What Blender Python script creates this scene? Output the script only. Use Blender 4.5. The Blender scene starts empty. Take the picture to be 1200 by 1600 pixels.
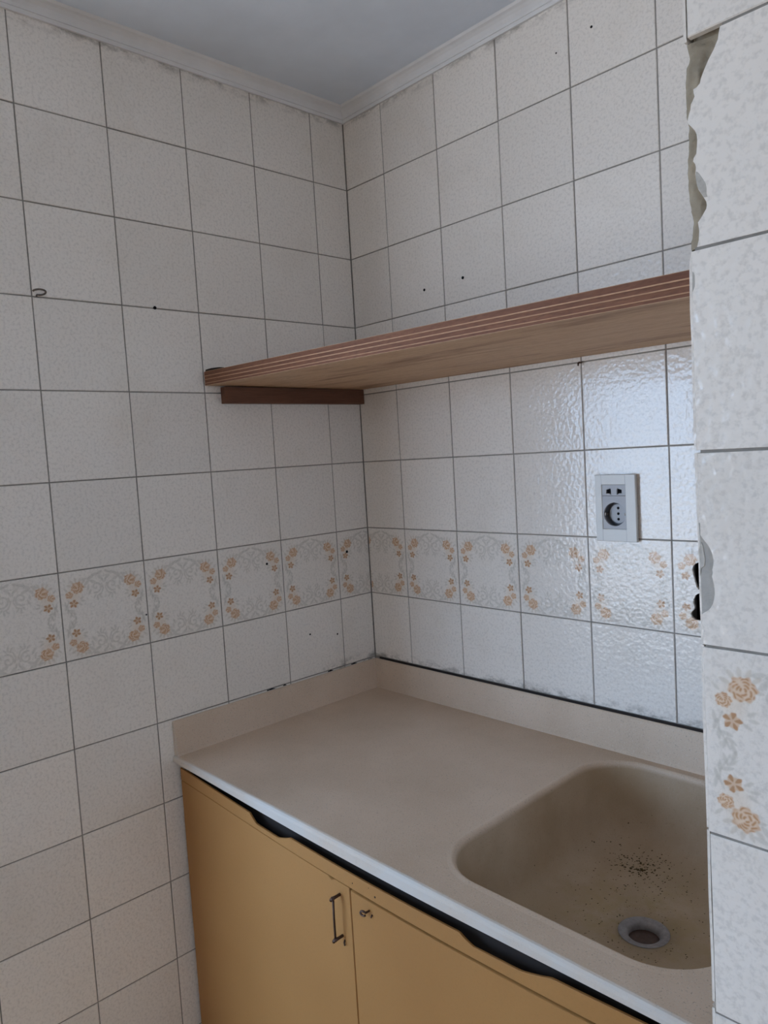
import bpy, bmesh, math, random
import numpy as np
from mathutils import Matrix, Vector
from mathutils.bvhtree import BVHTree

random.seed(7)
rng = np.random.default_rng(11)
scene = bpy.context.scene
COL = scene.collection
Z0 = 1.35                      # height of the top of the floral tile row above the floor

# ---------------------------------------------------------------- camera
cam_d = bpy.data.cameras.new('camera')
cam = bpy.data.objects.new('camera', cam_d)
COL.objects.link(cam)
Rx = (0.6875123, 0.7237064, -0.0597989)      # image right
Ry = (0.0137031, -0.0952629, -0.9953578)     # image down
Rz = (-0.7260434, 0.6835013, -0.0754114)     # view direction
cam.matrix_world = Matrix(((Rx[0], -Ry[0], -Rz[0], 1.68129),
                           (Rx[1], -Ry[1], -Rz[1], -1.50987),
                           (Rx[2], -Ry[2], -Rz[2], 0.21506 + Z0),
                           (0, 0, 0, 1)))
cam_d.sensor_fit = 'VERTICAL'
cam_d.sensor_height = 24.0
cam_d.lens = 24.0 * 1161.705 / 1600.0
cam_d.clip_start = 0.02
scene.camera = cam

# ---------------------------------------------------------------- sky, window light, exposure
W = bpy.data.worlds.new('overcast_sky'); scene.world = W; W.use_nodes = True
nt = W.node_tree; nt.nodes.clear()
out = nt.nodes.new('ShaderNodeOutputWorld'); bg = nt.nodes.new('ShaderNodeBackground')
tc = nt.nodes.new('ShaderNodeTexCoord'); sep = nt.nodes.new('ShaderNodeSeparateXYZ')
ramp = nt.nodes.new('ShaderNodeValToRGB')
ramp.color_ramp.elements[0].position = 0.42; ramp.color_ramp.elements[0].color = (0.52, 0.55, 0.60, 1)
ramp.color_ramp.elements[1].position = 0.50; ramp.color_ramp.elements[1].color = (0.47, 0.69, 1.0, 1)
mr = nt.nodes.new('ShaderNodeMapRange'); mr.inputs[1].default_value = -1; mr.inputs[2].default_value = 1
nt.links.new(tc.outputs['Generated'], sep.inputs[0]); nt.links.new(sep.outputs[2], mr.inputs[0])
nt.links.new(mr.outputs[0], ramp.inputs[0]); nt.links.new(ramp.outputs[0], bg.inputs[0])
bg.inputs[1].default_value = 6.4
nt.links.new(bg.outputs[0], out.inputs[0])

RX, RY0, RXL = 2.9, -3.3, -2.3                   # room extents (right, behind the camera, left)
LWE = -1.20                                      # free end of the left wall; the room opens up beyond it
WX0, WX1, WZ0, WZ1 = -1.85, -.12, .30, 2.32       # window opening in the wall behind the camera
portal_d = bpy.data.lights.new('window_portal', 'AREA'); portal_d.shape = 'RECTANGLE'
portal_d.size = WX1 - WX0; portal_d.size_y = WZ1 - WZ0
portal_d.cycles.is_portal = True
portal = bpy.data.objects.new('window_portal', portal_d); COL.objects.link(portal)
portal.matrix_world = Matrix.Translation(((WX0 + WX1) / 2, RY0 - .11, (WZ0 + WZ1) / 2)) @ Matrix.Rotation(math.pi / 2, 4, 'X')

portal2_d = bpy.data.lights.new('added_window_portal', 'AREA'); portal2_d.shape = 'RECTANGLE'; portal2_d.size = .8; portal2_d.size_y = .45  # portal for the added daylight opening
portal2_d.cycles.is_portal = True
portal2 = bpy.data.objects.new('added_window_portal', portal2_d); COL.objects.link(portal2)
portal2.matrix_world = Matrix.Translation((RX + .11, -1.925, 1.70)) @ Matrix.Rotation(math.pi / 2, 4, 'Y')

vs = scene.view_settings
vs.view_transform = 'Standard'; vs.look = 'None'; vs.gamma = 1.0; vs.use_curve_mapping = False
vs.exposure = 0.80
scene.cycles.max_bounces = 12; scene.cycles.diffuse_bounces = 8

# ---------------------------------------------------------------- material helpers
class NM:
    def __init__(s, name):
        s.m = bpy.data.materials.new(name); s.m.use_nodes = True
        s.t = s.m.node_tree; s.t.nodes.clear()
        s.o = s.n('ShaderNodeOutputMaterial'); s.b = s.n('ShaderNodeBsdfPrincipled')
        s.l(s.b.outputs[0], s.o.inputs[0])
    def n(s, k): return s.t.nodes.new(k)
    def l(s, a, b): s.t.links.new(a, b)
    def pos(s): return s.n('ShaderNodeNewGeometry').outputs['Position']
    def noise(s, scale, detail=2, rough=.5, vec=None, stretch=None):
        q = s.n('ShaderNodeTexNoise'); q.inputs['Scale'].default_value = scale
        q.inputs['Detail'].default_value = detail; q.inputs['Roughness'].default_value = rough
        v = vec or s.pos()
        if stretch:
            mp = s.n('ShaderNodeMapping'); mp.inputs['Scale'].default_value = stretch; s.l(v, mp.inputs[0]); v = mp.outputs[0]
        s.l(v, q.inputs['Vector']); return q.outputs[0]
    def rng(s, v, a, b, c=0., d=1.):
        q = s.n('ShaderNodeMapRange'); s.l(v, q.inputs[0])
        for i, x in enumerate((a, b, c, d)): q.inputs[i + 1].default_value = x
        return q.outputs[0]
    def mix(s, f, a, b, mode='MIX'):
        q = s.n('ShaderNodeMix'); q.data_type = 'RGBA'; q.blend_type = mode
        for k, v in ((0, f), (6, a), (7, b)):
            if hasattr(v, 'links'): s.l(v, q.inputs[k])
            elif k == 0: q.inputs[0].default_value = v
            else: q.inputs[k].default_value = (*v, 1)
        return q.outputs[2]
    def math(s, op, a, b=0.):
        q = s.n('ShaderNodeMath'); q.operation = op
        for i, v in enumerate((a, b)):
            if hasattr(v, 'links'): s.l(v, q.inputs[i])
            else: q.inputs[i].default_value = v
        return q.outputs[0]
    def col(s, c):
        if hasattr(c, 'links'): s.l(c, s.b.inputs['Base Color'])
        else: s.b.inputs['Base Color'].default_value = (*c, 1)
    def set(s, rough=.5, spec=.5, metal=0.):
        s.b.inputs['Roughness'].default_value = rough; s.b.inputs['Metallic'].default_value = metal
        s.b.inputs['Specular IOR Level'].default_value = spec
    def bump(s, h, strength=.3, dist=.001):
        q = s.n('ShaderNodeBump'); q.inputs['Strength'].default_value = strength; q.inputs['Distance'].default_value = dist
        s.l(h, q.inputs['Height']); s.l(q.outputs[0], s.b.inputs['Normal'])

def tile_material(name, base, with_print=False):
    m = NM(name)
    mott = m.rng(m.noise(165, 2, .6), .48, .68)
    c = m.mix(m.math('MULTIPLY', mott, .68), base, tuple(x * .80 for x in base))
    oi = m.n('ShaderNodeObjectInfo')
    v = m.rng(oi.outputs['Random'], 0, 1, .965, 1.03)
    if not with_print:
        q = m.n('ShaderNodeVectorMath'); q.operation = 'SCALE'; m.l(c, q.inputs[0]); m.l(v, q.inputs['Scale']); c = q.outputs[0]
    grime = m.rng(m.noise(5, 4, .6), .52, .75)
    c = m.mix(m.math('MULTIPLY', grime, .22), c, (.60, .53, .44))
    p = m.n('ShaderNodeSeparateXYZ'); m.l(m.pos(), p.inputs[0])
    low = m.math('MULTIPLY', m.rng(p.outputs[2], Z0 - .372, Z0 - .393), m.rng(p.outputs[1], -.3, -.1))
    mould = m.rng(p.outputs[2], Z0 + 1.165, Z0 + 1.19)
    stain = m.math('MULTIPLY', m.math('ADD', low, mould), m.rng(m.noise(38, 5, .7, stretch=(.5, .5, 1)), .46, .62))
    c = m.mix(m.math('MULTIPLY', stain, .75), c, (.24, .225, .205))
    if with_print:
        a = m.n('ShaderNodeAttribute'); a.attribute_name = 'print'
        c = m.mix(a.outputs['Alpha'], c, a.outputs['Color'])
    m.col(c); m.set(.17, .5)
    h = m.math('ADD', m.noise(105, 1, .4), m.math('MULTIPLY', m.noise(16, 1, .5), .9))
    m.bump(h, .68, .0013)
    return m.m

TILE = tile_material('glazed_tile', (.87, .828, .78))
TILE_PRINT = tile_material('printed_glaze', (.87, .828, .78), True)

def simple(name, c, rough=.6, spec=.4, metal=0., nscale=0, namt=.2, bump=0, bscale=60):
    m = NM(name)
    if nscale:
        m.col(m.mix(m.rng(m.noise(nscale, 4, .6), .3, .7), c, tuple(x * (1 - namt) for x in c)))
    else: m.col(c)
    m.set(rough, spec, metal)
    if bump: m.bump(m.noise(bscale, 3, .6), bump, .002)
    return m.m

GROUT = simple('grey_grout', (.33, .31, .285), .9, .2, nscale=30, namt=.35)
PLASTER = simple('beige_plaster', (.43, .375, .29), .95, .1, nscale=45, namt=.3, bump=.6, bscale=120)
MORTAR = simple('grey_mortar', (.50, .485, .46), .95, .1, nscale=40, namt=.2, bump=.5, bscale=150)
BISCUIT = simple('tile_biscuit', (.58, .56, .52), .9, .2, nscale=180, namt=.25)
CEIL = simple('ceiling_paint', (.79, .87, .98), .9, .2, nscale=6, namt=.08, bump=.15, bscale=150)
COVE = simple('cove_plaster', (.83, .84, .86), .8, .25, nscale=8, namt=.12)
ROOM = simple('cream_wall_paint', (.87, .78, .68), .85, .2, nscale=3, namt=.06)
DARK = simple('dark_void', (.012, .012, .014), .9, .1)
PIPE = simple('old_pipe', (.08, .08, .085), .5, .4, nscale=60)
STEEL = simple('dull_steel', (.20, .17, .15), .42, .5, .8, nscale=200, namt=.3)
RUST = simple('brown_wire', (.11, .065, .05), .5, .5, .5, nscale=150, namt=.4)
CHROME = simple('worn_chrome', (.36, .335, .335), .6, .4, .2, nscale=90, namt=.35)
GAP = simple('dark_parts_and_shade', (.030, .024, .022), .8, .2)  # near-black for seal, shim, screw holes and the shade behind the rail
SOCKET_W = simple('white_plastic', (.74, .75, .74), .4, .4)
SOCKET_G = simple('grey_plastic', (.45, .46, .49), .45, .4)
SOCKET_D = simple('dark_grey_plastic', (.12, .125, .145), .5, .4)
FLOOR = simple('pale_stone_floor', (.75, .53, .33), .5, .4, nscale=4, namt=.3)
ALU = simple('white_window_frame', (.75, .75, .73), .4, .4)

WT_Z = Z0 - .49
def worktop_material():
    m = NM('beige_terrazzo')
    base = m.mix(m.rng(m.noise(3.2, 4, .6), .35, .68), (.71, .57, .45), (.59, .46, .345))
    base = m.mix(m.rng(m.noise(420, 2, .7), .55, .75), base, (.70, .62, .54))
    base = m.mix(m.rng(m.noise(330, 2, .7), .60, .72), base, (.40, .32, .25))
    # greyer, paler terrazzo colour along the front nose, broken up by noise
    p = m.n('ShaderNodeSeparateXYZ'); m.l(m.pos(), p.inputs[0])
    edge = m.rng(m.math('ADD', p.outputs[1], m.math('MULTIPLY', m.noise(60, 3), .006)), -.6795, -.6855)
    base = m.mix(m.math('MULTIPLY', edge, m.rng(m.noise(9, 4, .6), .3, .6, .45, 1.)), base, (.60, .575, .545))
    # yellow-brown basin stain, darkened further to stand in for the basin's shade
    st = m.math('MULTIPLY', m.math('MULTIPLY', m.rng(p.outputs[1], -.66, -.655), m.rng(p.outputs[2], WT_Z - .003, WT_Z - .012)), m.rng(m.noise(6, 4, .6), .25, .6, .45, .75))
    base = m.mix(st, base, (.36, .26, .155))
    # yellow-brown scum ring around the drain
    d = m.n('ShaderNodeVectorMath'); d.operation = 'DISTANCE'; m.l(m.pos(), d.inputs[0]); d.inputs[1].default_value = (1.03, -.32, Z0 - .66)
    near = m.rng(d.outputs['Value'], .23, .05)
    blot = m.rng(m.noise(28, 5, .7), .40, .66)
    base = m.mix(m.math('MULTIPLY', near, m.math('MULTIPLY', blot, .8)), base, (.40, .30, .155))
    m.col(base); m.set(.55, .35)
    m.bump(m.noise(300, 2, .6), .12, .001)
    return m.m
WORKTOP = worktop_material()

def wood_material(name, a, b, dark, axis_scale, streak=True):
    m = NM(name)
    g = m.noise(16, 5, .62, stretch=axis_scale)
    fine = m.noise(150, 3, .6, stretch=axis_scale)
    c = m.mix(m.rng(g, .3, .7), a, b)
    c = m.mix(m.math('MULTIPLY', m.rng(fine, .45, .7), .35), c, dark)
    if streak:
        s = m.rng(m.noise(7, 4, .6, stretch=axis_scale), .54, .70)
        c = m.mix(m.math('MULTIPLY', s, .85), c, dark)
    m.col(c); m.set(.6, .3); m.bump(fine, .15, .001)
    return m.m
PLY_FACE = wood_material('plywood_face', (.60, .41, .265), (.50, .315, .19), (.21, .105, .055), (.35, 2.2, 1))
PLY_DARK = wood_material('ply_dark', (.17, .068, .038), (.25, .11, .06), (.07, .03, .02), (.5, 3, 3), False)
PLY_LIGHT = wood_material('ply_light', (.60, .37, .23), (.42, .23, .13), (.24, .11, .06), (.5, 3, 3), False)
BATTEN = wood_material('dark_batten', (.15, .068, .042), (.20, .095, .058), (.075, .032, .02), (2, .2, 2))

def door_material():
    m = NM('mustard_laminate')
    c = m.mix(m.rng(m.noise(2.2, 3, .5), .35, .7), (.41, .205, .064), (.36, .172, .05))
    c = m.mix(m.math('MULTIPLY', m.rng(m.noise(260, 2, .7), .5, .75), .25), c, (.29, .145, .042))
    m.col(c); m.set(.5, .4); m.bump(m.noise(240, 1), .08, .001)
    return m.m
DOOR = door_material()

def glass_material():
    m = NM('window_glass')
    tr = m.n('ShaderNodeBsdfTransparent'); gl = m.n('ShaderNodeBsdfGlossy'); gl.inputs['Roughness'].default_value = .02
    fr = m.n('ShaderNodeFresnel'); fr.inputs[0].default_value = 1.25
    mx = m.n('ShaderNodeMixShader'); m.l(fr.outputs[0], mx.inputs[0]); m.l(tr.outputs[0], mx.inputs[1]); m.l(gl.outputs[0], mx.inputs[2])
    m.l(mx.outputs[0], m.o.inputs[0]); return m.m
GLASS = glass_material()

# ---------------------------------------------------------------- geometry helpers
def link(name, me, mat=None, parent=None, M=None):
    o = bpy.data.objects.new(name, me); COL.objects.link(o)
    if mat is not None and me is not None and not me.materials: me.materials.append(mat)
    if parent is not None: o.parent = parent
    if M is not None: o.matrix_basis = M
    return o

def pydata(name, v, f, smooth=False):
    me = bpy.data.meshes.new(name); me.from_pydata([tuple(x) for x in v], [], f); me.update()
    if smooth:
        for p in me.polygons: p.use_smooth = True
    return me

def box_vf(lo, hi):
    x0, y0, z0 = lo; x1, y1, z1 = hi
    v = [(x0,y0,z0),(x1,y0,z0),(x1,y1,z0),(x0,y1,z0),(x0,y0,z1),(x1,y0,z1),(x1,y1,z1),(x0,y1,z1)]
    f = [(0,3,2,1),(4,5,6,7),(0,1,5,4),(1,2,6,5),(2,3,7,6),(3,0,4,7)]
    return v, f

def boxes(name, lst, bevel=0.):
    bm = bmesh.new()
    for lo, hi in lst:
        v, f = box_vf(lo, hi); vv = [bm.verts.new(p) for p in v]
        for q in f: bm.faces.new([vv[i] for i in q])
    if bevel: bmesh.ops.bevel(bm, geom=list(bm.edges), offset=bevel, segments=2, affect='EDGES', profile=.6)
    me = bpy.data.meshes.new(name); bm.to_mesh(me); bm.free(); return me

def prism(name, outlines, depth, bevel=0.):
    """flat outline(s) in local XY (holes allowed), front face at local z = 0, extruded back to z = -depth"""
    cu = bpy.data.curves.new(name, 'CURVE'); cu.dimensions = '2D'; cu.fill_mode = 'BOTH'
    for pts in outlines:
        s = cu.splines.new('POLY'); s.points.add(len(pts) - 1)
        for p, q in zip(s.points, pts): p.co = (q[0], q[1], 0, 1)
        s.use_cyclic_u = True
    cu.extrude = max(depth / 2 - bevel, 1e-5); cu.bevel_depth = bevel; cu.bevel_resolution = 0; cu.offset = -bevel
    o = bpy.data.objects.new('tmp', cu); COL.objects.link(o)
    dg = bpy.context.evaluated_depsgraph_get()
    me = bpy.data.meshes.new_from_object(o.evaluated_get(dg)); me.name = name
    me.transform(Matrix.Translation((0, 0, -depth / 2)))
    bpy.data.objects.remove(o); bpy.data.curves.remove(cu)
    me.materials.clear(); return me

def tube(name, pts, r, n=8, closed=False):
    pts = [Vector(p) for p in pts]; N = len(pts); v = []; f = []
    up = Vector((.31, .17, .93)).normalized()
    for i, p in enumerate(pts):
        a = pts[(i - 1) % N] if closed or i > 0 else p; b = pts[(i + 1) % N] if closed or i < N - 1 else p
        t = (b - a).normalized(); s = t.cross(up).normalized(); w = s.cross(t)
        rr = r[i] if isinstance(r, (list, tuple)) else r
        for k in range(n):
            an = 2 * math.pi * k / n; v.append(p + s * (rr * math.cos(an)) + w * (rr * math.sin(an)))
    for i in range(N if closed else N - 1):
        j = (i + 1) % N
        for k in range(n): f.append((i*n+k, i*n+(k+1)%n, j*n+(k+1)%n, j*n+k))
    if not closed:
        f.append(tuple(range(n - 1, -1, -1))); f.append(tuple((N-1)*n+k for k in range(n)))
    return pydata(name, v, f, True)

def lathe(name, prof, n=40, smooth=True):
    """profile of (radius, z) turned about local Z"""
    v = []; f = []
    for r, z in prof:
        for k in range(n):
            a = 2*math.pi*k/n; v.append((r*math.cos(a), r*math.sin(a), z))
    for i in range(len(prof)-1):
        for k in range(n): f.append((i*n+k, i*n+(k+1)%n, (i+1)*n+(k+1)%n, (i+1)*n+k))
    me = pydata(name, v, f, smooth); return me

def struct(o): o['kind'] = 'structure'; return o
def tag(o, label, cat, group=None):
    o['label'] = label; o['category'] = cat
    if group: o['group'] = group
    return o
def empty(name, loc=(0, 0, 0)):
    o = bpy.data.objects.new(name, None); o.location = loc; o.empty_display_size = .05; COL.objects.link(o); return o

# wall frames: local X = to the right along the wall, local Y = up, local Z = out of the wall
def M_left(y, z, x=0.): return Matrix(((0,0,1,x),(1,0,0,y),(0,1,0,z),(0,0,0,1)))
def M_back(x, z, y=0.): return Matrix(((1,0,0,x),(0,0,-1,y),(0,1,0,z),(0,0,0,1)))
def M_side(y, z, x): return Matrix(((0,0,-1,x),(-1,0,0,y),(0,1,0,z),(0,0,0,1)))

J = .00135          # half joint
TH = .008          # tile thickness
_tiles = {}
def tile_mesh(w, h):
    """bevelled tile slab, cell size w x h, face at local z = 0, lower left cell corner at the origin"""
    k = (round(w, 4), round(h, 4))
    if k in _tiles: return _tiles[k]
    b = .0011; v = []
    for z, i in ((-TH, J), (-b, J), (0, J + b)):
        v += [(i, i, z), (w - i, i, z), (w - i, h - i, z), (i, h - i, z)]
    f = [(3,2,1,0), (8,9,10,11)]
    for a in (0, 4):
        for q in range(4): f.append((a+q, a+(q+1)%4, a+4+(q+1)%4, a+4+q))
    me = pydata('tile', v, f); me.materials.append(TILE); _tiles[k] = me; return me

# ---------------------------------------------------------------- floral print (flat transfer on the border tiles)
def sstep(x, a, b):
    t = np.clip((x - a) / (b - a), 0, 1); return t * t * (3 - 2 * t)
def floral(u, v):
    """u to the right, v downwards, 0..1 over one tile -> rgb, alpha"""
    rgb = np.zeros(u.shape + (3,)); rgb[...] = (.70, .66, .60); al = np.zeros(u.shape)
    def over(c, a):
        nonlocal rgb, al
        a = np.clip(a, 0, 1); na = a + al * (1 - a); k = np.where(na > 1e-6, a / np.maximum(na, 1e-6), 0)[..., None]
        rgb = rgb * (1 - k) + np.asarray(c) * k; al = na
    G1, G2 = (.50, .48, .43), (.56, .53, .47)
    def leaf(cx, cy, ang, ln, wd, c=G1, a=.55):
        for fu in (0, 1):
            for fv in (0, 1):
                uu = (1 - u if fu else u) - cx; vv = (1.065 - v if fv else v) - cy
                p = uu * math.cos(ang) + vv * math.sin(ang); q = -uu * math.sin(ang) + vv * math.cos(ang)
                w = wd * np.clip(1 - (p / ln) ** 2, 0, 1) ** .7
                over(c, .88 * a * sstep(w - np.abs(q), -.004, .008))
    def line(pts, th, c=G1, a=.5):
        for fu in (0, 1):
            for fv in (0, 1):
                uu = 1 - u if fu else u; vv = 1.065 - v if fv else v; d = np.full(u.shape, 9.)
                for (ax, ay), (bx, by) in zip(pts[:-1], pts[1:]):
                    dx, dy = bx - ax, by - ay
                    t = np.clip(((uu - ax) * dx + (vv - ay) * dy) / (dx * dx + dy * dy), 0, 1)
                    d = np.minimum(d, np.hypot(uu - ax - t * dx, vv - ay - t * dy))
                over(c, .88 * a * sstep(th - d, -.005, .005))
    def bloom(cx, cy, r, n, depth, kind, tint=1.):
        for fu in (0, 1):
            for fv in (0, 1):
                uu = (1 - u if fu else u) - cx; vv = ((1.065 - v if fv else v) - cy) * 1.08
                rho = np.hypot(uu, vv) / r; th = np.arctan2(vv, uu) + .7 * fu + .4 * fv
                e = 1 + depth * np.cos(n * th + .6) + .05 * np.cos(11 * th)
                body = sstep(e - rho, 0, .22)
                lt = np.array((.79, .60, .44)); dk = np.array((.50, .25, .105)) * tint
                if kind == 'rose':
                    pat = np.zeros(u.shape)
                    for k, (rk, nk) in enumerate(((.16, 1), (.36, 2), (.56, 3), (.76, 4), (.95, 5))):
                        rr_ = rk * (1 + .14 * np.cos(nk * th + 1.7 * k + fu)) + .05 * np.sin(th)
                        pat = np.maximum(pat, np.exp(-((rho - rr_) / .095) ** 2) * np.clip(.62 + .75 * np.cos((nk + 1) * th + 2.3 * k + fv), 0, 1))
                    pat = np.maximum(pat, .45 * sstep(rho, .55, .9))
                else:
                    pat = .30 + .60 * sstep(np.cos(n * th + .6), -.6, .5) * sstep(rho, .10, .40)
                over(lt, body * .78)
                over(dk, body * pat * .95)
    # pale peach wash behind each spray
    for fu in (0, 1):
        for fv in (0, 1):
            uu = 1 - u if fu else u; vv = 1.065 - v if fv else v
            over((.76, .60, .44), .38 * np.exp(-(((uu - .15) / .075) ** 2 + ((vv - .27) / .10) ** 2) ** 1.4))
    # grey foliage round the roses
    for a in (-2.75, -2.2, -1.7, -1.2, -.7): leaf(.19 + .092*math.cos(a), .195 + .085*math.sin(a), a, .032, .015, (.60, .54, .46), .6)
    for cx, cy, a in ((.235, .315, -.5), (.245, .35, .1), (.27, .20, .1), (.215, .385, .5), (.06, .20, -2.4)): leaf(cx, cy, a, .030, .012, G2, .6)
    line([(.09, .33), (.07, .38), (.075, .43), (.105, .475), (.125, .515)], .006)
    for cx, cy, a in ((.055, .40, 1.9), (.072, .445, 1.5), (.11, .44, .3), (.10, .49, 1.9), (.135, .475, .6), (.145, .515, 1.2), (.05, .36, 1.4)): leaf(cx, cy, a, .036, .013)
    # top scroll
    sp = [(.405 + (.010 + .0085*t)*math.cos(t + 1.0), .215 + (.010 + .0085*t)*math.sin(t + 1.0)) for t in np.linspace(0, 7.2, 30)]
    line(sp, .0095, G1, .50)
    line([(.47, .185), (.487, .24), (.46, .30), (.42, .315)], .008, G1, .5)
    line([(.42, .085), (.5, .105)], .007, G1, .3)
    for cx, cy, a, l in ((.415, .345, 1.4, .034), (.385, .32, 2.2, .03), (.45, .335, .9, .03), (.33, .265, 2.0, .036), (.315, .215, 1.7, .034), (.30, .155, 2.4, .045),
                         (.345, .10, 2.7, .05), (.40, .07, 3.0, .045), (.455, .055, 2.7, .04), (.46, .12, .6, .04), (.365, .145, .4, .045), (.27, .11, 2.9, .04), (.485, .15, 1.3, .03)):
        leaf(cx, cy, a, l, l * .42, G1, .48)
    bloom(.195, .195, .077, 6, .07, 'rose')
    bloom(.098, .265, .046, 5, .07, 'rose', 1.0)
    bloom(.14, .368, .049, 5, .15, 'star', .85)
    return rgb, np.clip(al, 0, .95)

def print_mesh(w, h, u0, step, keep=None):
    """decal grid over a tile cell w x h whose left edge lies at tile fraction u0; only cells that carry print"""
    xs = np.arange(J + .002, w - J - .002 + 1e-9, step); ys = np.arange(J + .002, h - J - .002 + 1e-9, step)
    X, Y = np.meshgrid(xs, ys); rgb, al = floral(u0 + X / .2, 1 - Y / .2)
    nx, ny = len(xs), len(ys); idx = np.arange(nx * ny).reshape(ny, nx)
    a4 = np.maximum.reduce([al[:-1,:-1], al[1:,:-1], al[:-1,1:], al[1:,1:]]) > .012
    if keep is not None: a4 &= keep(X[:-1,:-1] + step/2, Y[:-1,:-1] + step/2)
    q = np.stack([idx[:-1,:-1], idx[:-1,1:], idx[1:,1:], idx[1:,:-1]], -1)[a4]
    used = np.unique(q); remap = np.full(nx*ny, -1); remap[used] = np.arange(len(used))
    V = np.stack([X.ravel()[used], Y.ravel()[used], np.full(len(used), .00012)], 1)
    me = bpy.data.meshes.new('floral_print'); me.from_pydata(V.tolist(), [], remap[q].tolist())
    at = me.color_attributes.new('print', 'FLOAT_COLOR', 'POINT')
    at.data.foreach_set('color', np.concatenate([rgb, al[..., None]], -1).reshape(-1, 4)[used].astype(np.float32).ravel())
    me.materials.append(TILE_PRINT); me.update(); return me
_prints = {}
def add_print(tile, w, u0=0., step=.00125, keep=None):
    k = (round(w, 4), round(u0, 3), step)
    if keep is not None or k not in _prints:
        me = print_mesh(w, .2, u0, step, keep)
        if keep is None: _prints[k] = me
    else: me = _prints[k]
    return link('floral_print', me, None, tile)

def jitter(): return Matrix.Translation((0, 0, random.uniform(-.0005, .0003))) @ Matrix.Rotation(math.radians(random.uniform(-.16, .16)), 4, 'X') @ Matrix.Rotation(math.radians(random.uniform(-.16, .16)), 4, 'Y')

CEIL_Z = Z0 + 1.223
def cells(lo, hi, first):
    """cell boundaries of 0.2 m from lo to hi with one at `first`"""
    a = first
    while a - .2 > lo + 1e-4: a -= .2
    e = [lo] + ([a] if a - lo > 1e-4 else [])
    while e[-1] + .2 < hi - 1e-4: e.append(e[-1] + .2 if len(e) > 1 or abs(lo - a) < 1e-4 else a)
    return e + [hi]
ROWS = cells(0, Z0 + 1.195, Z0)

# ================================================================ THE SETTING
# floor, ceiling
struct(link('floor', boxes('floor', [((RXL - .12, RY0 - .12, -.1), (RX + .12, .17, 0))]), FLOOR))
struct(link('ceiling', boxes('ceiling', [((RXL - .12, RY0 - .12, CEIL_Z), (RX + .12, .17, CEIL_Z + .12))]), CEIL))

# ---- left wall with window opening
G = -.0018
lw = struct(link('wall_left', boxes('wall_left', [((-.12, LWE, 0), (G, .12, CEIL_Z))]), GROUT))
ycols = [0., -.1228]
while ycols[-1] - .2 > LWE + .02: ycols.append(ycols[-1] - .2)
ycols.append(LWE)
for i in range(len(ycols) - 1):
    y1, y0 = ycols[i], ycols[i + 1]
    for r in range(len(ROWS) - 1):
        z0, z1 = ROWS[r], ROWS[r + 1]
        if z1 < Z0 - .45 and y0 > -.6: continue            # behind the cabinet
        t = link('tile', tile_mesh(y1 - y0, z1 - z0), None, lw, M_left(y0, z0) @ jitter())
        if abs(z1 - Z0) < 1e-3: add_print(t, y1 - y0, 0.)
# ---- back wall with socket hole and broken pipe holes
SX, SZ = .8335, .0545                                   # earthed socket centre
def circ(cx, cy, r, n=28): return [(cx + r*math.cos(2*math.pi*k/n), cy + r*math.sin(2*math.pi*k/n)) for k in range(n)]
def blob(pts): return list(pts)
hole1 = [(1.0003, -.059), (1.0022, -.0525), (1.0065, -.047), (1.014, -.0432), (1.024, -.0425), (1.036, -.048), (1.042, -.060), (1.041, -.075), (1.034, -.090), (1.024, -.099), (1.0125, -.1005), (1.0085, -.095), (1.0052, -.083), (1.002, -.070)]
hole2 = [(1.0015, -.122), (1.0055, -.113), (1.0133, -.108), (1.026, -.107), (1.038, -.115), (1.043, -.130), (1.040, -.148), (1.030, -.160), (1.018, -.166), (1.004, -.1652), (.9965, -.160), (.9945, -.153), (.998, -.147), (1.002, -.1425), (1.0028, -.137), (1.0005, -.131)]
bw = struct(link('wall_back', prism('wall_back', [[(-.16, -Z0), (1.40, -Z0), (1.40, CEIL_Z - Z0), (-.16, CEIL_Z - Z0)], circ(SX, SZ, .0315),
      [(.985, -.182), (1.06, -.182), (1.06, -.03), (.985, -.03)]], .05), GROUT, None, M_back(0, Z0, -G)))
bw2 = link('wall_core', boxes('wall_core', [((-.16, -Z0, -.12), (1.40, CEIL_Z - Z0, -.0505))]), DARK, bw)
xcols = [0., .1582]
while xcols[-1] + .2 < 1.34: xcols.append(xcols[-1] + .2)
xcols.append(1.3475)
Ibw = Matrix.Identity(4)
def in_poly(px, py, poly):
    c = np.zeros(px.shape, bool); n = len(poly)
    for i in range(n):
        (x1, y1), (x2, y2) = poly[i], poly[(i + 1) % n]
        if y1 == y2: continue
        c ^= ((y1 > py) != (y2 > py)) & (px < (x2 - x1) * (py - y1) / (y2 - y1) + x1)
    return c
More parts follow.
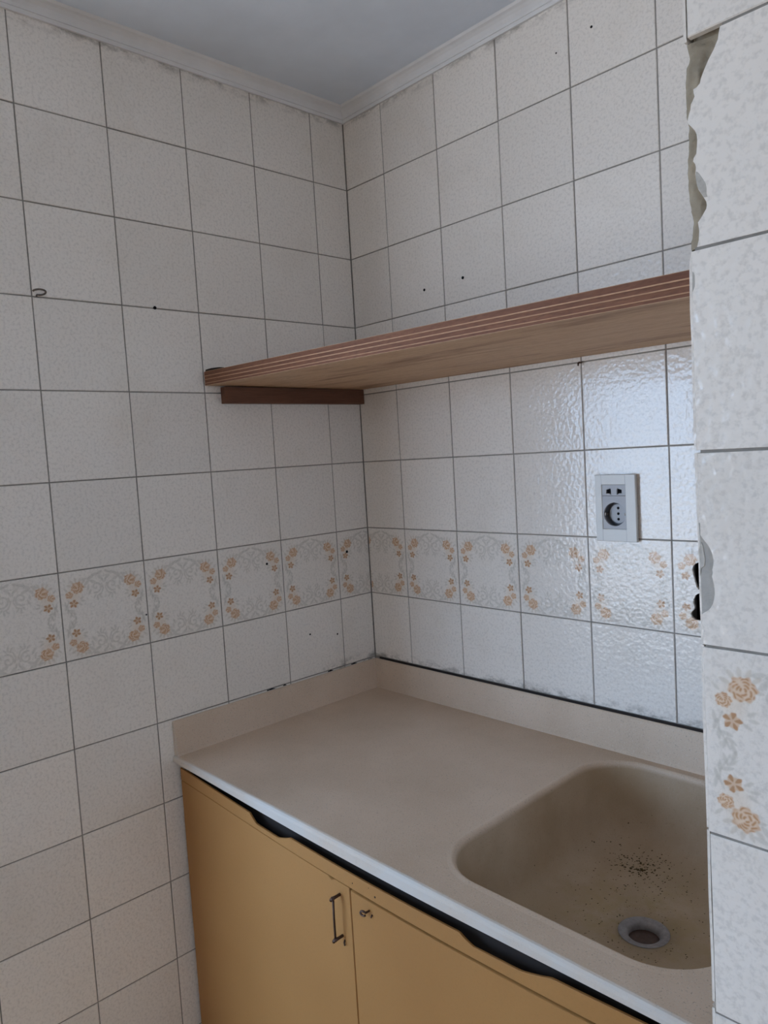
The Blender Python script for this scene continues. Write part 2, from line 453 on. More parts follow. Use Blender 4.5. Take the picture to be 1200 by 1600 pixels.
for i in range(len(xcols) - 1):
    x0, x1 = xcols[i], xcols[i + 1]
    for r in range(len(ROWS) - 1):
        z0, z1 = ROWS[r], ROWS[r + 1]
        if z1 < Z0 - .25: continue
        if z1 < Z0 - .15: z0 = Z0 - .3985                       # cut short above the upstand
        M = Matrix.Translation((x0, z0 - Z0, -G)) @ jitter()
        u0 = 1 - (x1 - x0) / .2 if i == 0 else 0.
        flor = abs(z1 - Z0) < 1e-3
        holes = []
        if x0 < SX < x1 and abs(z0 - Z0) < 1e-3: holes = [circ(SX - x0, SZ, .0315)]
        if x0 < 1.02 < x1 and flor: holes = [[(x - x0, z + .2) for x, z in h] for h in (hole1, hole2)]
        if holes:
            w, h = x1 - x0, z1 - z0
            me = prism('tile', [[(J, J), (w - J, J), (w - J, h - J), (J, h - J)]] + holes, TH, .0006); me.materials.append(TILE)
            t = link('tile', me, None, bw, M)
            if flor: add_print(t, w, 0., .00125, lambda X, Y, hs=holes: ~(in_poly(X, Y, hs[0]) | in_poly(X, Y, hs[1])))
        else:
            t = link('tile', tile_mesh(x1 - x0, z1 - z0), None, bw, M)
            if flor: add_print(t, x1 - x0, u0)
for zc in (-.073, -.138):      # pipe stubs deep inside the broken holes
    link('pipe_stub', lathe('pipe_stub', [(.0105, -.05), (.0105, -.014), (.008, -.014), (.008, -.045), (.0001, -.045)], 20), PIPE, bw, Matrix.Translation((1.024, zc, 0)))
# drilled holes: dark raised discs painted in for their shaded depth
def hole_disc(parent, M, r=.0032):
    link('drill_hole_disc', lathe('drill_hole_disc', [(r, -.004), (r, .0007), (r * .6, .0009), (.0001, .0002)], 10), DARK, parent, M)
for x, z, r in ((.2887, .6545, .0037), (.4248, .6581, .0040), (.8156, 1.1032, .0028), (.7266, 1.0864, .0017)): hole_disc(bw, Matrix.Translation((x, z, -G)), r)
for y, z, r in ((-.641, .6013, .0042), (-.3744, -.0581, .0035), (-.0883, -.0628, .0042), (-.728, -.13, .002), (-.245, -.28, .0026), (-.145, -.30, .0026)): hole_disc(lw, M_left(y, Z0 + z), r)

for y, w_ in ((-.405, .030), (-.350, .012), (-.19, .02), (-.10, .024)):
    link('chipped_edge', prism('chipped_edge', [[(0, 0), (w_, 0), (w_ * .9, .0016), (w_ * .55, .0036), (w_ * .3, .0022), (w_ * .1, .0026)]], .002), DARK, lw, M_left(y, Z0 - .4037, .0006))
# ---- right wall: end of the partition, tiles broken along its corner
PF = -.76                       # tile face of the partition end
PX = 1.3525
rw = struct(link('wall_right', boxes('wall_right', [((PX, PF + .017, 0), (RX + .12, .12, CEIL_Z))]), PLASTER))
P = lambda pts: [(x, z) for x, z in pts]
e_bite = [(1.3844,.5984),(1.3828,.592),(1.3821,.5876),(1.3783,.5805),(1.3726,.5724),(1.3673,.563),(1.3650,.558),(1.3642,.5545),(1.3610,.5522),(1.3576,.5513),(1.3580,.5475),(1.3587,.5443),(1.3565,.5405),(1.3549,.5383),(1.3543,.5335),(1.3525,.529),(1.3507,.5224),(1.3545,.5175),(1.3582,.5122),(1.3598,.508),(1.3601,.5033),(1.3597,.497),(1.3589,.4904),(1.3562,.487),(1.3556,.4841),(1.3576,.4810),(1.3581,.4775),(1.3575,.472),(1.3578,.4677),(1.3588,.461),(1.3601,.456),(1.3640,.449),(1.3673,.4424),(1.3677,.439),(1.3671,.4358),(1.3630,.430),(1.3587,.4249),(1.3594,.420),(1.3597,.4157),(1.3590,.408),(1.3572,.4016)]
e_r1 = [(1.3513,.3984),(1.3510,.389),(1.3513,.3796),(1.3531,.3775),(1.3540,.3743),(1.3541,.369),(1.3537,.3641),(1.3522,.3605),(1.3510,.3581),(1.3514,.3505),(1.3508,.3127),(1.3509,.265),(1.3513,.2016)]
e_r0 = [(1.3520,.1984),(1.3518,.1742),(1.3510,.171),(1.3504,.1682),(1.3514,.160),(1.3512,.1535),(1.3516,.142),(1.3512,.1313),(1.3527,.1257),(1.3524,.1151),(1.3540,.1125),(1.3563,.1094),(1.3601,.1046),(1.3623,.1005),(1.3640,.096),(1.3651,.0895),(1.3649,.085),(1.3636,.0803),(1.3641,.077),(1.3631,.073),(1.3645,.067),(1.3654,.0607),(1.3655,.055),(1.3648,.0502),(1.3634,.045),(1.3610,.0405),(1.3588,.0378),(1.3559,.0360),(1.3530,.034),(1.3516,.0321),(1.3513,.0227),(1.3527,.020),(1.3531,.0169),(1.3527,.012),(1.3522,.0069),(1.3520,.0016)]
e_m1 = [(1.3520,-.0016),(1.3517,-.0345),(1.3525,-.062),(1.3529,-.0888),(1.3534,-.1437),(1.3530,-.18),(1.3526,-.1984)]
e_m2 = [(1.3541,-.2016),(1.3547,-.2975),(1.3549,-.3662),(1.3550,-.3984)]
edges = {3: e_bite, 2: e_r1, 1: e_r0, 0: e_m1, -1: e_m2}
pcols = [1.352]
while pcols[-1] + .2 < RX: pcols.append(pcols[-1] + .2)
pcols[-1:] = [pcols[-1], RX]
for i in range(len(pcols) - 1):
    x0, x1 = pcols[i], pcols[i + 1]
    if x1 - x0 < .02: continue
    for r in range(len(ROWS) - 1):
        z0, z1 = ROWS[r], ROWS[r + 1]
        k = round((z1 - Z0) / .2) if abs((z1 - Z0) / .2 - round((z1 - Z0) / .2)) < .01 else 99
        M = M_back(x0, z0, PF)
        if i == 0 and k in edges:
            e = [(x - x0, z + Z0 - z0) for x, z in edges[k]]
            w, h = x1 - x0, z1 - z0
            me = prism('tile', [[(w - J, h - J)] + e + [(w - J, J)]], .0075, .0005); me.materials.append(TILE)
            t = link('tile', me, None, rw, M)
        else:
            t = link('tile', tile_mesh(x1 - x0, z1 - z0), None, rw, M @ jitter())
        if k == 0: add_print(t, x1 - x0, 0., .0008 if i == 0 else .00125)
# grout lines on the partition end
gl = [((1.3545 if abs(z - Z0 - .6) > .01 else 1.386, PF + .0016, z - J - .0003), (RX, PF + .017, z + J + .0003)) for z in ROWS[1:-1]]
gl += [((x - J - .0003, PF + .0016, 0), (x + J + .0003, PF + .017, ROWS[-1])) for x in pcols[1:-1]]
link('grout_lines', boxes('grout_lines', gl), GROUT, rw)
# plaster lumps and mortar left in the breaks
def patch(name, pts, y, d, mat, bev=.001):
    return link(name, prism(name, [pts], d, bev), mat, rw, M_back(0, Z0, y))
patch('mortar_patch', [(1.3493,.127),(1.3502,.110),(1.3500,.06),(1.3503,.030),(1.3530,.028),(1.369,.028),(1.371,.06),(1.370,.10),(1.360,.118),(1.354,.128)], PF + .0035, .0075, MORTAR)
patch('mortar_lump', [(1.3496,.100),(1.3520,.108),(1.3540,.103),(1.3558,.090),(1.3550,.083),(1.3515,.080),(1.3500,.072)], PF + .0027, .001, BISCUIT, .0004)
patch('mortar_patch', [(1.3500,.381),(1.3550,.379),(1.3560,.366),(1.3545,.356),(1.3500,.354)], PF + .004, .006, MORTAR, .0008)
# glaze flaked off beside the big break
patch('glaze_flake', [(1.3584,.4735),(1.3600,.4725),(1.3618,.4701),(1.3654,.4635),(1.3675,.459),(1.3682,.4542),(1.3679,.450),(1.3689,.4465),(1.3674,.4466),(1.3655,.4468),(1.3625,.4525),(1.3602,.457),(1.3588,.4625),(1.3580,.4690)], PF - .00025, .0008, BISCUIT, 0.0001)
# tiles on the side of the partition: only their broken front edge shows
S = [(1.3470,.70),(1.3462,.64),(1.3462,.6048),(1.3477,.595),(1.3490,.5877),(1.3480,.583),(1.3461,.5772),(1.3454,.5555),(1.3458,.54),(1.3460,.5303),(1.3475,.5213),(1.3467,.4962),(1.3458,.485),(1.3456,.4749),(1.3463,.4548),(1.3480,.440),(1.3500,.4310),(1.3488,.420),(1.3468,.4103),(1.3470,.4014),(1.3459,.3856),(1.3452,.3429),(1.3458,.314),(1.3455,.269),(1.3456,.2039),(1.3461,.1512),(1.3468,.1047),(1.3467,.0665),(1.3468,.0409),(1.3472,.024),(1.3471,-.0032),(1.3467,-.0926),(1.3475,-.1622),(1.3477,-.2045),(1.3474,-.276),(1.3484,-.3475),(1.3483,-.47)]
def s_at(z):
    for (xa, za), (xb, zb) in zip(S[:-1], S[1:]):
        if zb <= z <= za: return xb + (xa - xb) * (z - zb) / max(za - zb, 1e-6)
    return 1.3475

# rough plaster bedding laid bare where the tile corner broke away
from mathutils import noise as mnoise
V = []; F = []; NR, NC = 90, 22
for i in range(NR):
    z = .4012 + (.6005 - .4012) * i / (NR - 1)
    xa = s_at(z) + .0004
    for k in range(NC):
        t = k / (NC - 1); x = xa + (1.3885 - xa) * t
        up_ = min(max((z - .545) / .05, 0), 1); up_ = up_ * up_ * (3 - 2 * up_)
        d = .0065 + .0095 * up_ * (.35 + .65 * min(t * 2.2, 1)) + .0035 * min(max((x - 1.3600) / .006, 0), 1) * (1 - up_)
        d += .0022 * mnoise.noise((x * 140, z * 120, 3.1)) + .0010 * mnoise.noise((x * 420, z * 380, 1.3)) - .0035 * math.exp(-((x - 1.3615) / .0035) ** 2 - ((z - .563) / .008) ** 2)
        d += .004 * math.exp(-(t / .06) ** 2)
        V.append((x, PF + min(max(d, .0022), .0168), Z0 + z))
for i in range(NR - 1):
    for k in range(NC - 1): F.append((i*NC + k, i*NC + k + 1, (i+1)*NC + k + 1, (i+1)*NC + k))
n0 = len(V)
for i in range(NR): x, y, z = V[i*NC]; V.append((x + .0004, PF + .05, z))
for i in range(NR - 1): F.append((n0 + i, i*NC, (i+1)*NC, n0 + i + 1))
link('plaster_bed', pydata('plaster_bed', V, F, True), PLASTER, rw)
for r in range(len(ROWS) - 1):
    z0, z1 = ROWS[r] - Z0, ROWS[r + 1] - Z0
    if z1 < -.25 or z0 < -.39:                  # beside the cabinet only the strip in front of it shows
        zt = min(z1, -.397) - J
        if z0 > -1.349 or z1 > -1.3: link('tile', boxes('tile', [((1.3480, PF + .0075, Z0 + z0 + J), (1.3510, -.697, Z0 + zt))]), TILE, rw)
        if z1 < -.25: continue
    z0 = max(z0, -.395)
    zz = sorted([z0 + J, z1 - J] + [z for _, z in S if z0 + J < z < z1 - J])
    pts = [(s_at(z), z) for z in zz] + [(s_at(z) + .0030, z) for z in reversed(zz)]
    broken = abs(z1 - .6) < .01
    if broken: pts = [(x + .0012, z) for x, z in pts]
    t = link('tile', prism('tile', [pts], .196 - (.03 if broken else 0)), TILE, rw, M_back(0, Z0, PF + (.0375 if broken else .0075)))
    for c in range(1, 4):
        yb = PF + .0075 + .2 * c
        if yb > -.02: continue
        link('tile', boxes('tile', [((1.3475, yb, Z0 + z0 + J), (PX - .0002, min(yb + .197, -.002), Z0 + z1 - J))]), TILE, rw)

# ---- rest of the room behind the camera
struct(link('wall_front', boxes('wall_front', [((RXL - .12, RY0 - .12, 0), (WX0, RY0, CEIL_Z)), ((WX1, RY0 - .12, 0), (RX + .12, RY0, CEIL_Z)),
    ((WX0, RY0 - .12, 0), (WX1, RY0, WZ0)), ((WX0, RY0 - .12, WZ1), (WX1, RY0, CEIL_Z))]), ROOM))
SW0, SW1, SZ0, SZ1 = -2.15, -1.70, 1.30, 2.10  # opening added in the unseen wall to lift left wall and ceiling
struct(link('wall_side', boxes('wall_side', [((RX, RY0, 0), (RX + .12, SW0, CEIL_Z)), ((RX, SW1, 0), (RX + .12, PF - .009, CEIL_Z)),
    ((RX, SW0, 0), (RX + .12, SW1, SZ0)), ((RX, SW0, SZ1), (RX + .12, SW1, CEIL_Z))]), ROOM))
added_win = struct(empty('added_window', (RX + .07, (SW0 + SW1) / 2, SZ0)))  # unseen window added for extra fill on the left wall
h2 = (SW1 - SW0) / 2; k2 = SZ1 - SZ0
link('window_frame', boxes('window_frame', [((-.03, -h2, 0), (.03, h2, .04)), ((-.03, -h2, k2 - .04), (.03, h2, k2)), ((-.03, -h2, .04), (.03, -h2 + .04, k2 - .04)), ((-.03, h2 - .04, .04), (.03, h2, k2 - .04))]), ALU, added_win)
link('window_pane', boxes('window_pane', [((-.002, -h2 + .04, .04), (.002, h2 - .04, k2 - .04))]), GLASS, added_win)
struct(link('wall_far', boxes('wall_far', [((RXL - .12, RY0, 0), (RXL, LWE, CEIL_Z)), ((RXL - .12, LWE, 0), (-.1205, LWE + .12, CEIL_Z))]), ROOM))
win = struct(empty('window_1', ((WX0 + WX1) / 2, RY0 - .07, WZ0)))
hy = (WX1 - WX0) / 2; hz = WZ1 - WZ0
link('window_frame', boxes('window_frame', [((-hy, -.03, 0), (hy, .03, .05)), ((-hy, -.03, hz - .05), (hy, .03, hz)),
     ((-hy, -.03, .05), (-hy + .05, .03, hz - .05)), ((hy - .05, -.03, .05), (hy, .03, hz - .05)), ((-.03, -.025, .05), (.03, .025, hz - .05))]), ALU, win)
for sgn in (-1, 1):
    lo, hi = sorted((sgn * .03, sgn * (hy - .05)))
    link('window_pane', boxes('window_pane', [((lo, -.002, .05), (hi, .002, hz - .05))]), GLASS, win)
link('window_sill', boxes('window_sill', [((-hy - .04, .03, -.02), (hy + .04, .10, .0))], .003), ALU, win)

# ---- plaster cove between walls and ceiling
prof = [(0, -.002), (.006, -.002), (.0075, .004), (.0075, .006), (.010, .0065), (.0115, .013), (.016, .0205), (.0225, .026), (.029, .0285), (.031, .031), (.0335, .034), (0, .034)]
CB = Z0 + 1.1895
def cove(name, a, b, dirv, off):
    v = []; f = []; n = len(prof)
    for p, mit in ((a, off[0]), (b, off[1])):
        for d, h in prof:
            q = Vector(p) + Vector(dirv) * d + (Vector(b) - Vector(a)).normalized() * (d * mit); v.append((q.x, q.y, CB + h))
    for i in range(n): f.append((i, (i+1) % n, n + (i+1) % n, n + i))
    f += [tuple(range(n - 1, -1, -1)), tuple(range(n, 2*n))]
    return pydata(name, v, f)
struct(link('trim_1', cove('trim_1', (0, LWE, 0), (0, 0, 0), (1, 0, 0), (0, -1)), COVE))
struct(link('trim_2', cove('trim_2', (0, 0, 0), (1.3525, 0, 0), (0, -1, 0), (1, 0)), COVE))

# ================================================================ WORKTOP WITH BASIN
WT = Z0 - .49
CF = -.692
wt = empty('sink_worktop', (.68, -.35, WT - .03))
def local(me, o): me.transform(Matrix.Translation(-o.location)); return me
BX, BY = 1.043, -.337
HX, HY, RC = .237, .290, .105
N = 192
def rr_pt(a, hx, hy, r):
    """point on a rounded rectangle seen from its centre under angle a"""
    c, s = math.cos(a), math.sin(a)
    t = min(hx / abs(c) if abs(c) > 1e-9 else 9, hy / abs(s) if abs(s) > 1e-9 else 9)
    x, y = abs(c * t), abs(s * t)
    if x > hx - r and y > hy - r:
        cx, cy = hx - r, hy - r; ac, as_ = abs(c), abs(s)
        bq = ac * cx + as_ * cy; t = bq + math.sqrt(max(bq * bq - (cx*cx + cy*cy - r*r), 0))
    return c * t, s * t
angs = [2 * math.pi * k / N for k in range(N)]
X0, X1, Y1 = .0012, 1.3445, -.0005
YN = CF + .007          # where the top rolls into the nose
corner_a = [math.atan2(y - BY, x - BX) % (2*math.pi) for x, y in ((X0, YN), (X1, YN), (X1, Y1), (X0, Y1))]
for ca in corner_a:
    k = min(range(N), key=lambda i: abs(angs[i] - ca)); angs[k] = ca
loops = []
def outer(a):
    c, s = math.cos(a), math.sin(a)
    tx = ((X1 - BX) / c if c > 0 else (X0 - BX) / c) if abs(c) > 1e-9 else 9
    ty = ((Y1 - BY) / s if s > 0 else (YN - BY) / s) if abs(s) > 1e-9 else 9
    t = min(tx, ty); return BX + c * t, BY + s * t
loops.append([(*outer(a), WT) for a in angs])
loops.append([(BX + x, BY + y, WT) for x, y in (rr_pt(a, HX + .014, HY + .014, RC + .014) for a in angs)])
for ins, z, rc in ((-.0065, .0022, RC + .0065), (-.004, .0018, RC + .004), (-.0015, .0002, RC), (.0005, -.003, RC), (.002, -.008, RC), (.010, -.06, RC - .003), (.018, -.105, RC - .006),
                   (.025, -.130, RC - .010), (.034, -.146, RC - .016), (.048, -.1565, RC - .025), (.07, -.163, RC - .04), (.10, -.1655, RC - .05)):
    loops.append([(BX + x, BY + y, WT + z) for x, y in (rr_pt(a, HX - ins, HY - ins, max(rc, .03)) for a in angs)])
DX, DY, DR = 1.045, -.335, .043
for t in (.5,):
    loops.append([tuple(Vector(loops[-1][i]) * (1 - t) + Vector((DX + DR*math.cos(a), DY + DR*math.sin(a), WT - .172)) * t) for i, a in enumerate(angs)])
loops.append([(DX + DR*math.cos(a), DY + DR*math.sin(a), WT - .172) for a in angs])
loops.append([(DX + DR*math.cos(a), DY + DR*math.sin(a), WT - .19) for a in angs])
V = [p for L in loops for p in L]; F = []
for i in range(len(loops) - 1):
    for k in range(N):
        F.append((i*N + k, i*N + (k+1) % N, (i+1)*N + (k+1) % N, (i+1)*N + k))
slab = pydata('slab', V, F)
bm = bmesh.new(); bm.from_mesh(slab); bmesh.ops.recalc_face_normals(bm, faces=bm.faces)
if sum(f.normal.z for f in bm.faces) < 0: bmesh.ops.reverse_faces(bm, faces=bm.faces)
for f in bm.faces: f.smooth = min((v.co - Vector((BX, BY, v.co.z))).length for v in f.verts) < .42 and all(abs(v.co.x-BX) < .28 and abs(v.co.y-BY) < .33 for v in f.verts)
bvh = BVHTree.FromBMesh(bm)
bm.to_mesh(slab); bm.free()
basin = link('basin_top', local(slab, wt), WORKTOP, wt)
# rolled front nose, lower edge a little uneven
nose_prof = [(YN, .0), (YN - .0035, -.0012), (CF + .0008, -.0045), (CF, -.010)]
xs = [X0 + (X1 - X0) * k / 40 for k in range(41)]
low = lambda x: -.0185 - .012 * math.sin(math.pi * min(max(x / 1.35, 0), 1)) ** 1.5
V = []; F = []
for x in xs:
    b = low(x)
    for y, z in nose_prof + [(CF + .0005, b + .003), (CF + .004, b), (CF + .03, b), (CF + .03, -.0005)]: V.append((x, y, WT + z))
n = len(nose_prof) + 4
for i in range(40):
    for k in range(n - 1): F.append((i*n + k, i*n + k + 1, (i+1)*n + k + 1, (i+1)*n + k))
F += [tuple(range(n - 1, -1, -1)), tuple(40*n + k for k in range(n))]
me = pydata('front_nose', V, F)
bm = bmesh.new(); bm.from_mesh(me); bmesh.ops.recalc_face_normals(bm, faces=bm.faces); bm.to_mesh(me); bm.free()
link('front_nose', local(me, wt), WORKTOP, wt)
# upstands, tapering to the top
def up(name, prof, path):
    v = []; m = len(prof)
    for fx in path:
        for d, z in prof: v.append(fx(d, z))
    f = [(k, (k+1) % m, m + (k+1) % m, m + k) for k in range(m)] + [tuple(range(m-1, -1, -1)), tuple(range(m, 2*m))]
    me = pydata(name, v, f)
    bm = bmesh.new(); bm.from_mesh(me); bmesh.ops.recalc_face_normals(bm, faces=bm.faces)
    bmesh.ops.bevel(bm, geom=[e for e in bm.edges if e.calc_length() > .3], offset=.0015, segments=2, affect='EDGES'); bm.to_mesh(me); bm.free(); return me
upr = [(.0005, -.004), (.020, -.004), (.0165, .006), (.0055, .083), (.0042, .0855), (.0005, .0855)]
link('upstand', local(up('upstand', upr, [lambda d, z: (d, CF + .006, WT + z), lambda d, z: (d, -d * .999, WT + z)]), wt), WORKTOP, wt)
link('upstand', local(up('upstand', upr, [lambda d, z: (d, -d, WT + z), lambda d, z: (1.3445, -d, WT + z)]), wt), WORKTOP, wt)
link('joint_seal', local(boxes('joint_seal', [((.02, -.0012, WT + .0856), (1.3445, -.0004, WT + .0915))]), wt), GAP, wt)
# drain
dr = link('drain', lathe('drain', [(.0445, .0006), (.0425, .0016), (.040, .0010), (.033, -.0010), (.0285, -.0030), (.027, -.010), (.027, -.045)], 48), CHROME, wt, Matrix.Translation(Vector((DX, DY, WT - .172)) - wt.location))
link('drain_plug_hole', lathe('drain_plug_hole', [(.0268, -.013), (.0001, -.013)], 32), RUST, dr)
tag(wt, 'beige terrazzo worktop with a moulded basin, tapered upstands and pale front edge', 'worktop')

# crumbs of dirt in the basin
V = []; F = []
def speck(x, y, r):
    h = bvh.ray_cast(Vector((x, y, WT + .05)), Vector((0, 0, -1)))
    if h[0] is None or h[0].z > WT - .09: return
    if math.hypot(x - DX, y - DY) < .046: return
    c = h[0]; nrm = h[1] if h[1].z > 0 else -h[1]; t = nrm.orthogonal().normalized(); b = nrm.cross(t); n = 5; i0 = len(V); ph = random.random() * 6
    for k in range(n):
        a = ph + 2*math.pi*k/n; q = r * random.uniform(.55, 1.25); V.append(c + t*q*math.cos(a) + b*q*math.sin(a)*.8 + nrm*.0001)
    V.append(c + nrm * r * .45)
    for k in range(n): F.append((i0 + k, i0 + (k+1) % n, i0 + n))
for _ in range(230): speck(random.gauss(.955, .045), random.gauss(-.165, .035), random.uniform(.0009, .0024))
for _ in range(34): speck(random.gauss(.945, .018), random.gauss(-.16, .012), random.uniform(.0018, .0038))
for _ in range(320): speck(random.gauss(1.0, .09), random.gauss(-.32, .10), random.uniform(.0006, .0019))
for _ in range(160): speck(random.gauss(1.09, .07), random.gauss(-.47, .07), random.uniform(.0006, .0017))
db = link('dirt_specks', local(pydata('dirt_specks', V, F), wt), simple('dark_dirt', (.085, .06, .028), .9, .1), wt); db['kind'] = 'stuff'
db['label'] = 'dark dirt specks scattered over the bottom of the basin'

# ================================================================ BASE CABINET
FY = -.680
cab = empty('base_cabinet', (.68, -.35, 0))
CX0, CX1 = .0125, 1.342
def cpart(name, me, mat, parent=cab):
    o = link(name, me, mat, parent)
    me.transform(Matrix.Translation(-cab.location)); return o
dtop = lambda x: -.552 - .028 * math.sin(math.pi * min(max((x - .0) / 1.5, 0), 1)) ** 1.2
rtop = lambda x: -.521 - .029 * math.sin(math.pi * min(max(x / 1.38, 0), 1)) ** 1.1
cpart('side_panel', boxes('side_panel', [((CX0, FY + .0185, .09), (CX0 + .018, -.02, Z0 - .532))]), DOOR)
cpart('side_panel', boxes('side_panel', [((CX1 - .018, FY + .0185, .09), (CX1, -.02, Z0 - .532))]), DOOR)
cpart('bottom_panel', boxes('bottom_panel', [((CX0 + .018, FY + .0185, .09), (CX1 - .018, -.02, .108))]), DOOR)
cpart('plinth', boxes('plinth', [((CX0, FY + .05, 0), (CX1, FY + .066, .09))]), DOOR)
# top rail with two finger notches
def notch(x):
    d = 0.
    for a, b, dep in ((.318, .462, .0165), (.915, 1.085, .0125)):
        if a < x < b:
            t = (x - a) / (b - a); d = dep * min(1, min(t / .16, (1 - t) / .30)) ** .8
    return d
xs = [CX0 + (CX1 - CX0) * k / 240 for k in range(241)]
V = []; F = []
for x in xs:
    za, zb = rtop(x) - notch(x), dtop(x) + .0012
    V += [(x, FY, Z0 + zb), (x, FY, Z0 + za - .0006), (x, FY + .0006, Z0 + za), (x, FY + .004, Z0 + za), (x, FY + .004, Z0 + zb)]
for i in range(len(xs) - 1):
    for k in range(5): F.append((i*5 + k, i*5 + (k+1) % 5, i*5 + 5 + (k+1) % 5, i*5 + 5 + k))
F += [(4, 3, 2, 1, 0), tuple(len(V) - 5 + k for k in range(5))]
me = pydata('top_rail', V, F)
bm = bmesh.new(); bm.from_mesh(me); bmesh.ops.recalc_face_normals(bm, faces=bm.faces); bm.to_mesh(me); bm.free()
cpart('top_rail', me, DOOR)
cpart('gap_shade_strip', boxes('gap_shade_strip', [((CX0 + .02, FY + .024, Z0 - .66), (CX1 - .02, FY + .034, Z0 - .523))]), GAP)  # near-black board put in for the shade inside the rail gap and notches
def door(x0, x1, dz, hx, chips):
    xs = [x0 + (x1 - x0) * k / 60 for k in range(61)]
    top = []
    for x in xs:
        z = dtop(x) - dz
        for cx, w, d in chips:
            if abs(x - cx) < w: z -= d
        top.append((x, z))
    me = prism('door', [top + [(x1, .095 - Z0), (x0, .095 - Z0)]], .018, .0009); me.transform(M_back(0, Z0, FY))
    return cpart('door', me, DOOR)
d1 = door(CX0, .6445, .0006, 0, [(.596, .006, .005)])
d2 = door(.6475, CX1, .0042, 0, [])
# bail handle: two hooked pins and a bar
def wire(name, pts, r, mat, parent): return cpart(name, tube(name, pts, r, 8), mat, parent)
hx = .6150; zt, zb = Z0 - .6035, Z0 - .6850
h = wire('handle', [(hx, FY - .0165, zt - .002), (hx - .0003, FY - .0172, (zt + zb) / 2), (hx - .001, FY - .0165, zb + .002)], .0023, RUST, d1)
for z in (zt, zb):
    cpart('handle_post', tube('handle_post', [(hx + .001, FY + .002, z), (hx + .001, FY - .012, z), (hx - .0005, FY - .019, z - .001), (hx - .003, FY - .019, z - .004), (hx - .0055, FY - .014, z - .0055)],
          [.0030, .0030, .0040, .0036, .0026], 8), RUST, d1)
cpart('screw', tube('screw', [(hx + .006, FY + .001, zb - .006), (hx + .0075, FY - .003, zb - .010), (hx + .009, FY - .003, zb - .015)], [.0013, .0017, .0016], 6), RUST, d1)
hx2, z2 = .6930, Z0 - .6035
a = [(hx2 + .006*math.cos(t), FY - .008 - .004*math.sin(t * .5), z2 + .0042*math.sin(t)) for t in [.6 + 4.9*k/12 for k in range(13)]]
cpart('handle_post', tube('handle_post', [(hx2 + .005, FY + .002, z2 + .002)] + a, .0020, 8), RUST, d2)
cpart('screw', tube('screw', [(hx2 + .012, FY + .002, z2 - .002), (hx2 + .0125, FY - .002, z2 - .004), (hx2 + .0125, FY - .003, z2 - .007)], .0014, 6), RUST, d2)
for x, z, r in ((.655, -.5665, .0012), (.716, -.5685, .0019), (.70, -.558, .0008)):
    me = lathe('screw_hole', [(r, -.002), (r, .0004), (.0001, .0003)], 8); me.transform(M_back(x, Z0 + z, FY)); cpart('screw_hole', me, GAP)
tag(cab, 'mustard yellow base cabinet with two doors under the terrazzo worktop', 'cabinet')

# ================================================================ SHELF
sh = empty('plywood_shelf', (.67, -.26, Z0 + .41))
SXL, SXR = .0008, 1.3448
def shelf_layer(name, t0, t1, mat, dy):
    """layer between fractions t0..t1 of the board thickness (0 = underside)"""
    T = .0335; c = []
    for x, y, z in ((SXL, -.522 + dy, .4188), (SXR, -.522 + dy, .3985), (SXR, -.0012, .4085), (SXL, -.0012, .4162)):
        c.append((x, y, z))
    v = [(x, y, Z0 + z + T * t0) for x, y, z in c] + [(x, y, Z0 + z + T * t1) for x, y, z in c]
    me = pydata(name, v, [(3,2,1,0), (4,5,6,7), (0,1,5,4), (1,2,6,5), (2,3,7,6), (3,0,4,7)])
    return link(name, local(me, sh), mat, sh)
lay = [(0, .13, PLY_DARK, .0002), (.13, .18, PLY_LIGHT, -.0006), (.18, .40, PLY_DARK, .0004), (.40, .46, PLY_LIGHT, -.0006), (.46, .66, PLY_DARK, .0004), (.66, .72, PLY_LIGHT, -.0006), (.72, 1.0, PLY_DARK, .0002), (-.02, 0, PLY_FACE, 0), (1.0, 1.02, PLY_FACE, 0)]
for t0, t1, m, dy in lay: shelf_layer('ply', t0, t1, m, dy)
me = prism('shim', [[(0, 0), (.078, 0), (.070, .004), (.03, .0065), (.004, .006)]], .012, .0006)
me.transform(Matrix(((1,0,0,.0015),(0,0,-1,-.5195),(0,1,0,Z0+.4522),(0,0,0,1)))); link('shim', local(me, sh), GAP, sh)
tag(sh, 'long plywood shelf with layered front edge spanning the tiled niche', 'shelf')
bt = link('shelf_batten', boxes('shelf_batten', [((.0006, -.478, Z0 + .3725), (.0225, -.0015, Z0 + .4148))], .0012), BATTEN)
tag(bt, 'dark brown wooden batten under the wall end of the plywood shelf', 'batten')

# ================================================================ WALL SOCKET
so = empty('wall_socket', (.837, 0, Z0 + .0685))
MS = Matrix(((1,0,0,0),(0,0,-1,0),(0,1,0,0),(0,0,0,1)))       # local frame on the back wall, origin at plate centre
def spart(name, me, mat, parent=so, M=None):
    me.transform(MS @ (M or Matrix.Identity(4))); return link(name, me, mat, parent)
w, hh = .049, .0745; T = .0115
iw0, iw1, iz0, iz1 = .8045 - .837, .8620 - .837, .0217 - .0685, .1204 - .0685
fr = spart('cover_frame', prism('cover_frame', [[(-w, -hh), (w, -hh), (w, hh), (-w, hh)], [(iw0, iz0), (iw1, iz0), (iw1, iz1), (iw0, iz1)]], .008, .0012), SOCKET_W, so, Matrix.Translation((0, 0, T)))
spart('back_box', boxes('back_box', [((-w + .003, -hh + .003, .0006), (-w + .006, hh - .003, T - .007)), ((w - .006, -hh + .003, .0006), (w - .003, hh - .003, T - .007)),
      ((-w + .006, -hh + .003, .0006), (w - .006, -hh + .006, T - .007)), ((-w + .006, hh - .006, .0006), (w - .006, hh - .003, T - .007))]), SOCKET_D)
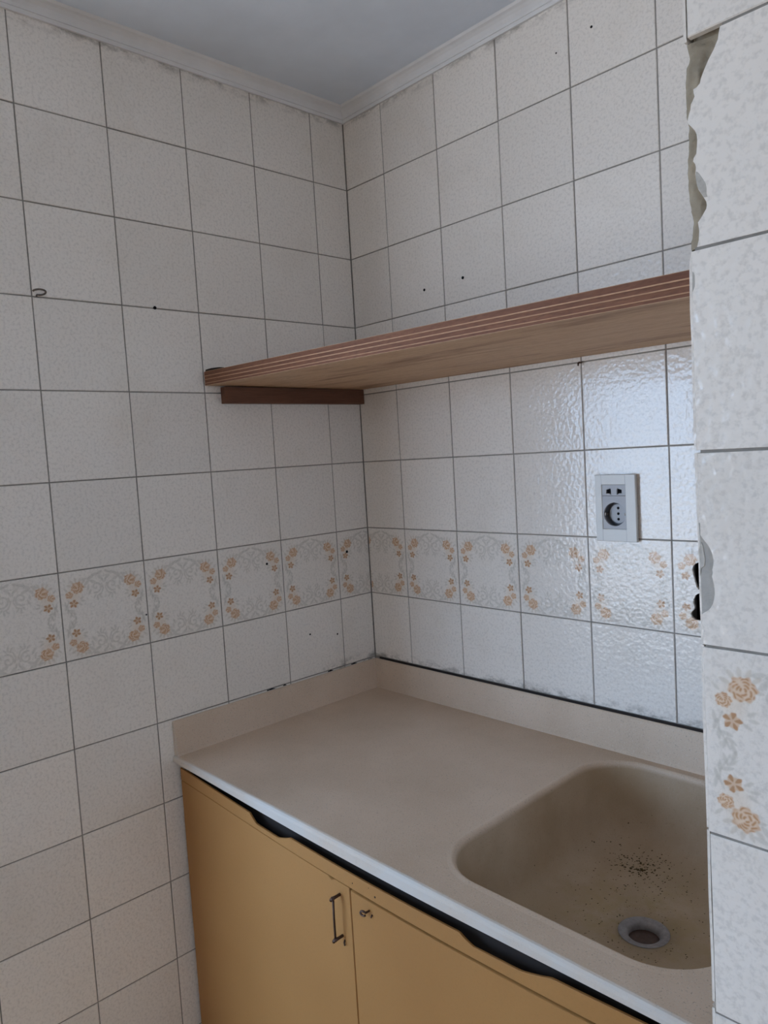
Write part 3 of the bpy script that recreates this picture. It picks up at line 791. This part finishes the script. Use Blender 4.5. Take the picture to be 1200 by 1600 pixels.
for x in (iw0, iw1):     # moulded grooves that divide the frame into side strips
    for za, zb in ((iz1, hh - .001), (-hh + .001, iz0)):
        spart('groove', boxes('groove', [((x - .0004, za, T - .0002), (x + .0004, zb, T + .0001))]), SOCKET_G, fr)
zm = .0958 - .0685
def slot_a(cx, cz, s, q=1.4): return [(cx + (x - cx) * q, cz + (z - cz) * q) for x, z in [(cx - .0050*s, cz - .0032), (cx - .0050*s, cz + .0026), (cx - .001*s, cz + .0038), (cx + .0030*s, cz + .0048), (cx + .0036*s, cz + .001), (cx + .0036*s, cz - .0052), (cx - .0005*s, cz - .0030)]]
up_m = prism('two_pin_module', [[(iw0 + .0004, zm + .0004), (iw1 - .0004, zm + .0004), (iw1 - .0004, iz1 - .0004), (iw0 + .0004, iz1 - .0004)],
       slot_a(.8215 - .837, .1055 - .0685, 1), slot_a(.8455 - .837, .1055 - .0685, -1)], .006, .0003)
spart('two_pin_module', up_m, SOCKET_G, so, Matrix.Translation((0, 0, T - .0022)))
spart('slot_back', boxes('slot_back', [((iw0 + .002, zm + .002, T - .0100), (iw1 - .002, iz1 - .002, T - .0085))]), DARK)
cx, cz, R = SX - .837, SZ - .0685, .0262
spart('earthed_module', prism('earthed_module', [[(iw0 + .0004, iz0 + .0004), (iw1 - .0004, iz0 + .0004), (iw1 - .0004, zm - .0004), (iw0 + .0004, zm - .0004)], circ(cx, cz, R, 40)], .006, .0003), SOCKET_G, so, Matrix.Translation((0, 0, T - .0022)))
D = -.0085
cup = spart('socket_cup', lathe('socket_cup', [(R + .002, T - .004), (R + .0002, T - .004), (R - .0006, D), (.0001, D)], 48, False), SOCKET_D, so, Matrix.Translation((cx, cz, 0)))
spart('socket_floor', lathe('socket_floor', [(R - .0045, D - .0005), (R - .0050, D + .0012), (.0001, D + .0012)], 40, False), SOCKET_G, cup, Matrix.Translation((cx, cz, 0)))
for dz in (-.0125, 0, .0125):
    spart('pin_hole', lathe('pin_hole', [(.0031, D), (.0031, D + .0015), (.0001, D + .0014)], 16), DARK, cup, Matrix.Translation((cx, cz + dz, 0)))
for s in (-1, 1):
    spart('earth_clip', boxes('earth_clip', [((cx - R + .0012 if s < 0 else cx + R - .0032, cz - .003, D), (cx - R + .0032 if s < 0 else cx + R - .0012, cz + .003, T - .004))]), STEEL, cup)
tag(so, 'white rectangular wall socket with grey insert on the tiles above the basin', 'socket')

# ================================================================ HOOK, NAIL
hk = tube('screw_hook', [(0, 0, 0), (.004, .0, 0)] + [(.013 + .010*math.sin(t), .002 + .0135*math.cos(t), .0005) for t in [-1.35 + 4.3*k/18 for k in range(19)]], .0021, 8)
hk = link('screw_hook', hk, STEEL, None, Matrix.Translation((.0002, -.9135, Z0 + .6020)) @ Matrix.Rotation(math.radians(-24), 4, 'Y'))
tag(hk, 'small dull metal screw hook where four plain tiles meet', 'hook')
nl = tube('bent_nail', [(0, .004, 0), (0, -.006, .0005), (.001, -.011, -.002), (.0012, -.012, -.0075)], [.0020, .0020, .0024, .0016], 8)
nl = link('bent_nail', nl, RUST, None, Matrix.Translation((.7575, -.0005, Z0 + .3985)))
tag(nl, 'tiny dark bent nail in the joint just below the plywood shelf', 'nail')
